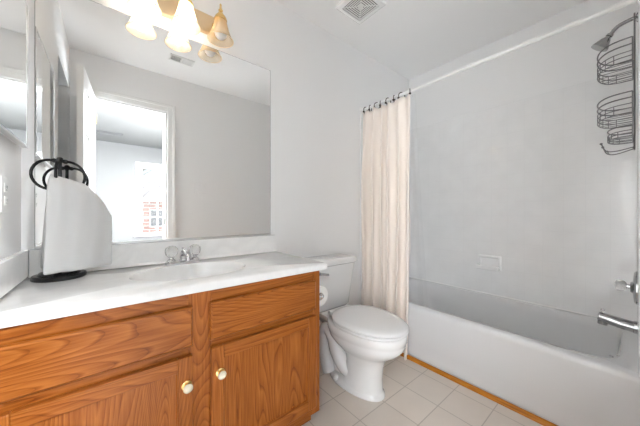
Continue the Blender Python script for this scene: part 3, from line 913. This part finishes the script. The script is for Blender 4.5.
# trapway: the S-shaped bulge on each side
for s in (-1, 1):
    p = smooth_path([(TXC + s * 0.005, -0.46, 0.10), (TXC + s * 0.045, -0.37, 0.085), (TXC + s * 0.062, -0.295, 0.16), (TXC + s * 0.062, -0.255, 0.25), (TXC + s * 0.060, -0.205, 0.292), (TXC + s * 0.060, -0.160, 0.25), (TXC + s * 0.060, -0.155, 0.15), (TXC + s * 0.060, -0.190, 0.05), (TXC + s * 0.060, -0.21, 0.004)], 6)
    tube(bm, p, 0.046, 14)
obj('bowl', bm, M['porc'], tl, smooth=True, angle=60)
for s in (-1, 1):
    bm = bmesh.new(); lathe(bm, [(0.015, 0.024), (0.015, 0.032), (0.011, 0.042), (0.003, 0.046)], (TXC + s * 0.093, -0.31, 0), n=16)
    lathe(bm, [(0.019, 0.0125), (0.019, 0.025)], (TXC + s * 0.093, -0.31, 0), n=16)
    obj('bolt_cap', bm, M['plastic'], tl, smooth=True)
bm = bmesh.new()
loft(bm, [egg(-0.728, -0.27, 0.180, 0.3965), egg(-0.735, -0.268, 0.186, 0.401), egg(-0.735, -0.268, 0.186, 0.408), egg(-0.730, -0.270, 0.181, 0.4125)])
obj('seat', bm, M['seat'], tl, smooth=True, angle=60)
bm = bmesh.new()
loft(bm, [egg(-0.727, -0.262, 0.179, 0.4155), egg(-0.735, -0.260, 0.186, 0.420), egg(-0.735, -0.260, 0.186, 0.427), egg(-0.727, -0.264, 0.179, 0.4335), egg(-0.68, -0.295, 0.145, 0.4385), egg(-0.60, -0.36, 0.08, 0.441)])
obj('lid', bm, M['seat'], tl, smooth=True, angle=60)
for s in (-1, 1):
    bm = bmesh.new(); lathe(bm, [(0.014, -0.022), (0.016, -0.018), (0.016, 0.018), (0.014, 0.022)], (TXC + s * 0.072, -0.247, 0.411), axis='x', n=16)
    box(bm, TXC + s * 0.072 - 0.017, TXC + s * 0.072 + 0.017, -0.262, -0.232, 0.3945, 0.411)
    obj('hinge', bm, M['seat'], tl, smooth=True)
bm = bmesh.new()
loft(bm, [rrect(TXC - 0.145, TXC + 0.145, -0.178, -0.035, 0.3955), rrect(TXC - 0.158, TXC + 0.158, -0.190, -0.028, 0.412), rrect(TXC - 0.182, TXC + 0.182, -0.197, -0.024, 0.56), rrect(TXC - 0.205, TXC + 0.205, -0.205, -0.020, 0.702)])
obj('tank', bm, M['porc'], tl, smooth=True, angle=50)
bm = bmesh.new()
loft(bm, [rrect(TXC - 0.210, TXC + 0.210, -0.212, -0.014, 0.7025), rrect(TXC - 0.219, TXC + 0.219, -0.221, -0.010, 0.708), rrect(TXC - 0.219, TXC + 0.219, -0.221, -0.010, 0.730), rrect(TXC - 0.214, TXC + 0.214, -0.216, -0.012, 0.740), rrect(TXC - 0.20, TXC + 0.20, -0.20, -0.025, 0.745)])
obj('tank_lid', bm, M['porc'], tl, smooth=True, angle=50)
bm = bmesh.new()
lathe(bm, [(0.015, 0.0), (0.015, 0.006), (0.009, 0.009), (0.008, 0.017)], (TXC - 0.150, -0.2035, 0.665), axis='-y', n=16)
tube(bm, [(TXC - 0.150, -0.218, 0.665), (TXC - 0.115, -0.222, 0.660), (TXC - 0.080, -0.222, 0.652)], [0.007, 0.006, 0.008], 10)
tag(obj('flush_lever', bm, M['chrome'], tl, smooth=True), 'chrome flush lever')

# toilet paper on the vanity side
PX, PZ = 1.130, 0.622
ph = thing('paper_holder', (1.068, -0.39, PZ), 'chrome toilet paper holder screwed to the oak vanity side', 'paper holder')
for yy in (-0.459, -0.329):
    bm = bmesh.new()
    lathe(bm, [(0.019, 0.0), (0.019, 0.004), (0.010, 0.008), (0.009, 0.050)], (1.0685, yy, PZ), axis='x', n=16)
    sphere(bm, (PX - 0.002, yy, PZ), 0.0135, 14)
    obj('bracket', bm, M['chrome'], ph, smooth=True)
bm = bmesh.new(); tube(bm, [(PX, -0.446, PZ), (PX, -0.342, PZ)], 0.011, 14)
obj('roller', bm, M['chrome'], ph, smooth=True)
tp = thing('toilet_paper', (PX, -0.394, PZ - 0.005), 'white toilet paper roll hanging beside the oak vanity', 'toilet paper')
bm = bmesh.new()
pr = [(0.0205, -0.052), (0.052, -0.052), (0.0535, -0.0505), (0.0535, 0.0505), (0.052, 0.052), (0.0205, 0.052)]
lathe(bm, [(r, h) for r, h in pr] + [(0.0205, -0.052)], (PX, -0.394, PZ - 0.005), axis='y', n=40, cap0=False, cap1=False)
bmesh.ops.remove_doubles(bm, verts=bm.verts, dist=1e-5)
obj('paper', bm, M['paper'], tp, smooth=True)
bm = bmesh.new(); lathe(bm, [(0.0202, -0.0525), (0.0202, 0.0525), (0.0185, 0.0525), (0.0185, -0.0525), (0.0202, -0.0525)], (PX, -0.394, PZ - 0.005), axis='y', n=32, cap0=False, cap1=False)
tag(obj('core', bm, M['card'], tp, smooth=True), 'grey cardboard core')

# ------------------------------------------------------------------ bathtub
tb = thing('bathtub', (2.33, -0.756, 0.0), 'white alcove bathtub along the tiled right wall', 'bathtub')
TY0, TY1, TX1, RZ = YD + 0.0025, -0.0025, XR - 0.002, 0.390
bm = bmesh.new()
def tubring(x0, x1, y0, y1, z, r): return rrect(x0, x1, y0, y1, z, r, 7)
rings = [tubring(XT + 0.012, TX1, TY0, TY1, 0.0, 0.004), tubring(XT + 0.012, TX1, TY0, TY1, 0.118, 0.004), tubring(XT + 0.004, TX1, TY0, TY1, 0.130, 0.004),
         tubring(XT + 0.002, TX1, TY0, TY1, 0.30, 0.004), tubring(XT - 0.002, TX1, TY0, TY1, 0.355, 0.004), tubring(XT, TX1, TY0, TY1, 0.376, 0.004), tubring(XT + 0.012, TX1, TY0, TY1, RZ, 0.004),
         tubring(XT + 0.055, TX1 - 0.032, TY0 + 0.050, TY1 - 0.055, RZ, 0.13), tubring(XT + 0.070, TX1 - 0.042, TY0 + 0.060, TY1 - 0.075, RZ - 0.010, 0.14),
         tubring(XT + 0.085, TX1 - 0.050, TY0 + 0.068, TY1 - 0.11, RZ - 0.06, 0.15), tubring(XT + 0.110, TX1 - 0.075, TY0 + 0.085, TY1 - 0.22, 0.16, 0.15),
         tubring(XT + 0.140, TX1 - 0.105, TY0 + 0.11, TY1 - 0.30, 0.085, 0.14), tubring(XT + 0.21, TX1 - 0.17, TY0 + 0.19, TY1 - 0.40, 0.065, 0.10)]
loft(bm, rings, False, True)
obj('tub_shell', bm, M['tub'], tb, smooth=True, angle=50)
bm = bmesh.new()
ox, oz = 2.335, 0.285
lathe(bm, [(0.034, 0.0), (0.034, 0.004), (0.026, 0.008), (0.002, 0.009)], (ox, TY0 + 0.0715, oz), axis='y', n=24)
ov = obj('overflow_plate', bm, M['nickel'], tb, smooth=True)
bm = bmesh.new(); tube(bm, [(ox, TY0 + 0.078, oz), (ox - 0.002, TY0 + 0.100, oz + 0.016)], [0.006, 0.005], 8)
obj('trip_lever', bm, M['chrome'], ov, smooth=True)

# tub filler, valve and shower head on the end wall
YW = YD + TT
SX = 2.335
tsf = thing('tub_spout', (SX, YW, 0.49), 'chrome tub spout on the tiled end wall above the bathtub', 'tub spout')
bm = bmesh.new()
tube(bm, [(SX, YW + 0.001, 0.478), (SX, YW + 0.012, 0.478), (SX, YW + 0.0121, 0.478), (SX, YW + 0.06, 0.484), (SX, YW + 0.115, 0.494), (SX, YW + 0.134, 0.497), (SX, YW + 0.137, 0.4975)], [0.031, 0.031, 0.0275, 0.027, 0.0255, 0.024, 0.019], 24)
tube(bm, [(SX, YW + 0.118, 0.490), (SX, YW + 0.121, 0.458)], 0.019, 18)
obj('spout_body', bm, M['nickel'], tsf, smooth=True)
bm = bmesh.new(); tube(bm, [(SX, YW + 0.118, 0.515), (SX, YW + 0.119, 0.533)], 0.004, 10); lathe(bm, [(0.008, 0.531), (0.009, 0.536), (0.008, 0.541)], (SX, YW + 0.119, 0), n=14)
obj('diverter', bm, M['chrome'], tsf, smooth=True)
sv = thing('shower_valve', (SX, YW, 0.68), 'chrome shower valve with clear crystal knob above the tub spout', 'shower valve')
bm = bmesh.new(); lathe(bm, [(0.083, 0.001), (0.083, 0.005), (0.074, 0.012), (0.030, 0.016), (0.024, 0.024), (0.002, 0.0245)], (SX, YW, 0.68), axis='y', n=36)
obj('escutcheon', bm, M['nickel'], sv, smooth=True)
bm = bmesh.new(); tube(bm, [(SX, YW + 0.022, 0.682), (SX, YW + 0.040, 0.682)], 0.012, 14)
obj('stem', bm, M['chrome'], sv, smooth=True)
bm = bmesh.new(); lathe(bm, [(0.016, 0.036), (0.027, 0.044), (0.030, 0.056), (0.028, 0.068), (0.018, 0.074), (0.014, 0.074)], (SX, YW, 0.682), axis='y', n=8)
tag(obj('knob', bm, M['crystal'], sv), 'clear faceted crystal knob')
bm = bmesh.new(); lathe(bm, [(0.013, 0.0745), (0.012, 0.077), (0.002, 0.078)], (SX, YW, 0.682), axis='y', n=16)
obj('knob_cap', bm, M['chrome'], sv, smooth=True)

shd = thing('showerhead', (SX, YD, 2.05), 'chrome shower head on a curved arm above the wire caddy', 'shower head')
bm = bmesh.new(); lathe(bm, [(0.030, 0.001), (0.029, 0.006), (0.014, 0.014), (0.011, 0.018)], (SX, YD, 2.052), axis='y', n=24)
obj('flange', bm, M['chrome'], shd, smooth=True)
bm = bmesh.new(); ap = smooth_path([(SX, YD + 0.004, 2.052), (SX, YD + 0.035, 2.052), (SX, YD + 0.075, 2.040), (SX, YD + 0.100, 2.012)], 6); tube(bm, ap, 0.0095, 12)
obj('shower_arm', bm, M['nickel'], shd, smooth=True)
bm = bmesh.new()
dv = Vector((0, 0.60, -0.80)).normalized(); p0 = Vector((SX, YD + 0.099, 2.014))
tube(bm, [p0 + dv * k for k in (0.0, 0.010, 0.0101, 0.020, 0.026, 0.060, 0.070, 0.0701)], [0.014, 0.015, 0.012, 0.014, 0.020, 0.036, 0.038, 0.033], 24)
obj('head', bm, M['nickel'], shd, smooth=True)

# wire caddy hung from the shower arm
cd = thing('shower_caddy', (SX, YW, 1.40), 'dark wire shower caddy with three baskets on the end wall', 'shower caddy')
PXc, PYc = SX, YW + 0.010
bm = bmesh.new()
for s in (-1, 1):
    tube(bm, [(SX + s * 0.016, PYc, 1.385), (SX + s * 0.016, PYc, 2.055)], 0.0033, 8)
torus(bm, (SX, PYc, 2.060), 0.0160, 0.0033, axis='y', a0=0, a1=PI, n=12)
tube(bm, [(SX - 0.016, PYc, 1.386), (SX + 0.016, PYc, 1.386)], 0.0033, 8)
obj('pole', bm, M['wire'], cd, smooth=True)
def basket(rx, ry, band, rails, nb):
    """half-oval wire basket: a barred band below open guard rails"""
    bm = bmesh.new()
    yb = PYc + 0.006
    def half(z, k=20): return [(SX + rx * math.cos(PI * i / k), yb + ry * max(0.0, math.sin(PI * i / k)) ** 0.62, z) for i in range(k + 1)]
    for z in band:
        tube(bm, half(z), 0.0022, 6); tube(bm, [(SX - rx, yb, z), (SX + rx, yb, z)], 0.0020, 6)
    for z in rails:
        tube(bm, half(z), 0.0032, 6)
    h, h2 = half(band[0], nb), half(band[-1], nb)
    for i in range(1, nb):
        tube(bm, [h[i], h2[i]], 0.0016, 5)
        tube(bm, [(h[i][0], yb, band[0]), h[i]], 0.0016, 5)
    for s in (-1, 1):
        tube(bm, [(SX + s * rx, yb, band[0]), (SX + s * rx, yb, rails[-1])], 0.0026, 6)
    return obj('basket', bm, M['wire'], cd, smooth=True)
basket(0.150, 0.122, [1.790, 1.812, 1.834], [1.866, 1.898], 10)
basket(0.150, 0.122, [1.540, 1.562, 1.584], [1.612, 1.640], 10)
basket(0.105, 0.085, [1.438, 1.452, 1.466], [1.490], 8)
bm = bmesh.new()
for s in (-1, 1):
    p = smooth_path([(SX + s * 0.03, PYc + 0.004, 1.392), (SX + s * 0.05, PYc + 0.06, 1.378), (SX + s * 0.055, PYc + 0.095, 1.385), (SX + s * 0.055, PYc + 0.112, 1.425)], 5)
    tube(bm, p, 0.0028, 6); sphere(bm, p[-1], 0.006, 8)
tube(bm, [(SX - 0.055, PYc + 0.090, 1.384), (SX + 0.055, PYc + 0.090, 1.384)], 0.0028, 6)
tube(bm, [(SX - 0.030, PYc + 0.004, 1.392), (SX + 0.030, PYc + 0.004, 1.392)], 0.0028, 6)
obj('hook_rack', bm, M['wire'], cd, smooth=True)

# soap dish on the long tiled wall
XW = XR - TT
sdh = thing('soap_dish', (XW, -0.745, 0.65), 'white ceramic soap dish set into the tiled right wall', 'soap dish')
bm = bmesh.new()
y0, y1, z0, z1 = -0.828, -0.662, 0.592, 0.712
def yz(x, i, zt=0.0): return [(x, y0 + i, z0 + i), (x, y1 - i, z0 + i), (x, y1 - i, z1 - i - zt), (x, y0 + i, z1 - i - zt)]
loft(bm, [yz(XW - 0.0005, 0), yz(XW - 0.010, 0.0), yz(XW - 0.016, 0.006), yz(XW - 0.016, 0.016), yz(XW - 0.004, 0.022)])
box(bm, XW - 0.080, XW - 0.010, y0 + 0.008, y1 - 0.008, z0 + 0.010, z0 + 0.022)
box(bm, XW - 0.086, XW - 0.076, y0 + 0.006, y1 - 0.006, z0 + 0.012, z0 + 0.044)
for a, b_ in ((y0 + 0.006, y0 + 0.014), (y1 - 0.014, y1 - 0.006)):
    box(bm, XW - 0.078, XW - 0.010, a, b_, z0 + 0.012, z0 + 0.042)
obj('dish_body', bm, M['dish'], sdh, bevel=0.004, seg=3)

# ------------------------------------------------------------------ rod, rings, curtain, liner
RX, RDZ = XT, 1.949
rd = thing('shower_rod', (RX, -0.756, RDZ), 'white shower curtain rod spanning the room above the tub', 'curtain rod')
bm = bmesh.new(); tube(bm, [(RX, YD + 0.002, RDZ), (RX, -0.002, RDZ)], 0.0115, 20)
obj('rod', bm, M['plastic'], rd, smooth=True)
for yy, ax in ((-0.001, '-y'), (YD + 0.001, 'y')):
    bm = bmesh.new(); lathe(bm, [(0.027, 0.0), (0.027, 0.006), (0.016, 0.012), (0.015, 0.028)], (RX, yy, RDZ), axis=ax, n=24)
    obj('flange', bm, M['plastic'], rd, smooth=True)

NF = 6
CW0, CW1 = -0.022, -0.478
def curtain_pt(t, v):
    """t along the rod 0..1, v from the top 0 to the hem 1"""
    w = t + 0.018 * math.sin(t * 11.0 + 0.7) + 0.010 * math.sin(t * 23)
    ph_ = 2 * PI * NF * w
    amp = 0.016 + 0.024 * min(1, v * 3) + 0.006 * v
    flare = 0.030 * math.sin(PI * v) * (t - 0.35) if t > 0.35 else 0
    y = CW0 + (CW1 - CW0) * t - flare + 0.012 * min(1, v * 2) * math.sin(2 * ph_ + 1.0) + 0.010 * min(1, v * 2) * math.cos(ph_)
    x = 1.944 - 0.012 * min(1, v * 4) + amp * math.sin(ph_) * (1 + 0.25 * math.sin(5 * t + 4 * v)) + 0.004 * math.sin(9 * v + 14 * t)
    x = min(x, 1.9535 if v > 0.60 else 1.985)
    ztop = 1.922 - 0.014 * (0.5 - 0.5 * math.cos(2 * PI * t * 7.0)) 
    z = ztop + (0.030 - ztop) * v + (0.012 * math.sin(ph_ * 0.5) if v == 1 else 0)
    return (x, y, z)
bm = bmesh.new()
nu, nv = 150, 40
g = [[bm.verts.new(curtain_pt(i / nu, j / nv)) for i in range(nu + 1)] for j in range(nv + 1)]
for j in range(nv):
    for i in range(nu):
        bm.faces.new((g[j][i], g[j][i + 1], g[j + 1][i + 1], g[j + 1][i]))
cu = obj('shower_curtain', bm, M['curtain'], smooth=True, angle=180)
md = cu.modifiers.new('thick', 'SOLIDIFY'); md.thickness = 0.0016; md.offset = -1
tag(cu, 'cream fabric shower curtain gathered beside the toilet', 'curtain')
bm = bmesh.new()
nu, nv = 70, 24
def liner_pt(t, v):
    a = 2 * PI * 6 * t
    x = 1.972 + 0.085 * min(1, v * 1.05) ** 1.5 + (0.009 + 0.006 * v) * math.sin(a)
    y = -0.014 - 0.490 * t - 0.030 * v * t
    if t > 0.9: y -= 0.02 * v
    return (x, min(y, -0.03 if v > 0.1 else -0.012), 1.918 + (0.30 - 1.918) * v)
g = [[bm.verts.new(liner_pt(i / nu, j / nv)) for i in range(nu + 1)] for j in range(nv + 1)]
for j in range(nv):
    for i in range(nu):
        bm.faces.new((g[j][i], g[j][i + 1], g[j + 1][i + 1], g[j + 1][i]))
ln = obj('curtain_liner', bm, M['liner'], smooth=True, angle=180)
tag(ln, 'clear plastic shower liner hanging inside the tub behind the curtain', 'curtain liner')

ORD = ['nearest to the vanity wall', 'second from the vanity wall', 'third from the vanity wall', 'fourth from the vanity wall', 'fifth from the vanity wall', 'sixth from the vanity wall', 'seventh from the vanity wall', 'farthest from the vanity wall']
first = None
ys = [-0.045, -0.095, -0.165, -0.200, -0.275, -0.330, -0.395, -0.462]
for i, yy in enumerate(ys):
    lab = 'dark curtain ring on the white rod, ' + ORD[i]
    if first is None:
        first = thing('curtain_ring', (RX, yy, RDZ), lab, 'curtain ring', 'curtain rings on the shower rod')
        bm = bmesh.new(); torus(bm, (RX, yy, RDZ - 0.010), 0.0250, 0.0034, axis='y', n=24, m=8)
        obj('ring', bm, M['bronze'], first, smooth=True)
        bm = bmesh.new()
        sphere(bm, (RX - 0.026, yy, RDZ - 0.028), 0.0085, 12)
        tube(bm, [(RX - 0.022, yy, RDZ - 0.022), (RX - 0.014, yy, RDZ - 0.045)], 0.002, 6)
        obj('hook_ball', bm, M['bronze'], first, smooth=True)
    else:
        c = copy_tree(first); c.location = (RX, yy, RDZ); c['label'] = lab
        c.rotation_euler = (0, 0, math.radians([0, 18, -25, 30, -12, 22, -30, 35][i]))

# ------------------------------------------------------------------ exhaust fan grille on the ceiling
F0, F1, G0, G1 = 1.450, 1.694, -0.456, -0.212
ef = thing('exhaust_fan', ((F0 + F1) / 2, (G0 + G1) / 2, H), 'white square exhaust fan grille on the ceiling above the toilet', 'exhaust fan')
bm = bmesh.new()
def sq(i, z): return [(F0 + i, G0 + i, z), (F1 - i, G0 + i, z), (F1 - i, G1 - i, z), (F0 + i, G1 - i, z)]
loft(bm, [sq(0, H - 0.0005), sq(0.002, H - 0.010), sq(0.012, H - 0.018), sq(0.034, H - 0.018), sq(0.036, H - 0.008)], False, False)
obj('frame', bm, M['dish'], ef)
obj('fan_cavity', bx(F0 + 0.035, F1 - 0.035, G0 + 0.035, G1 - 0.035, H - 0.0025, H - 0.0008), M['slot'], ef)
bm = bmesh.new()
for k in range(6):
    i0 = 0.042 + 0.0135 * k; i1 = i0 + 0.0066
    loft(bm, [sq(i0, H - 0.0135), sq(i0, H - 0.0165), sq(i1, H - 0.0165), sq(i1, H - 0.0135), sq(i0, H - 0.0135)], False, False)
cx_, cy_ = (F0 + F1) / 2, (G0 + G1) / 2
for a in (45, 135):
    c, s = math.cos(math.radians(a)), math.sin(math.radians(a))
    tube(bm, [(cx_ - c * 0.12, cy_ - s * 0.12, H - 0.0105), (cx_ + c * 0.12, cy_ + s * 0.12, H - 0.0105)], 0.0028, 6)
obj('louvers', bm, M['plastic'], ef)
bm = bmesh.new(); lathe(bm, [(0.018, H - 0.008), (0.018, H - 0.0165), (0.012, H - 0.0195), (0.002, H - 0.020)], (cx_, cy_, 0), n=24)
obj('center_cap', bm, M['plastic'], ef, smooth=True)

# light switch on the door wall
sw = thing('light_switch', (1.035, YJ, 1.33), 'white double light switch beside the doorway reflected in the mirror', 'light switch')
obj('switch_plate', bx(0.978, 1.094, YJ + 0.0005, YJ + 0.009, 1.275, 1.392), M['dish'], sw, bevel=0.002)
for xx in (1.012, 1.060):
    obj('rocker', bx(xx - 0.016, xx + 0.016, YJ + 0.0092, YJ + 0.014, 1.300, 1.366), M['dish'], sw, bevel=0.002)
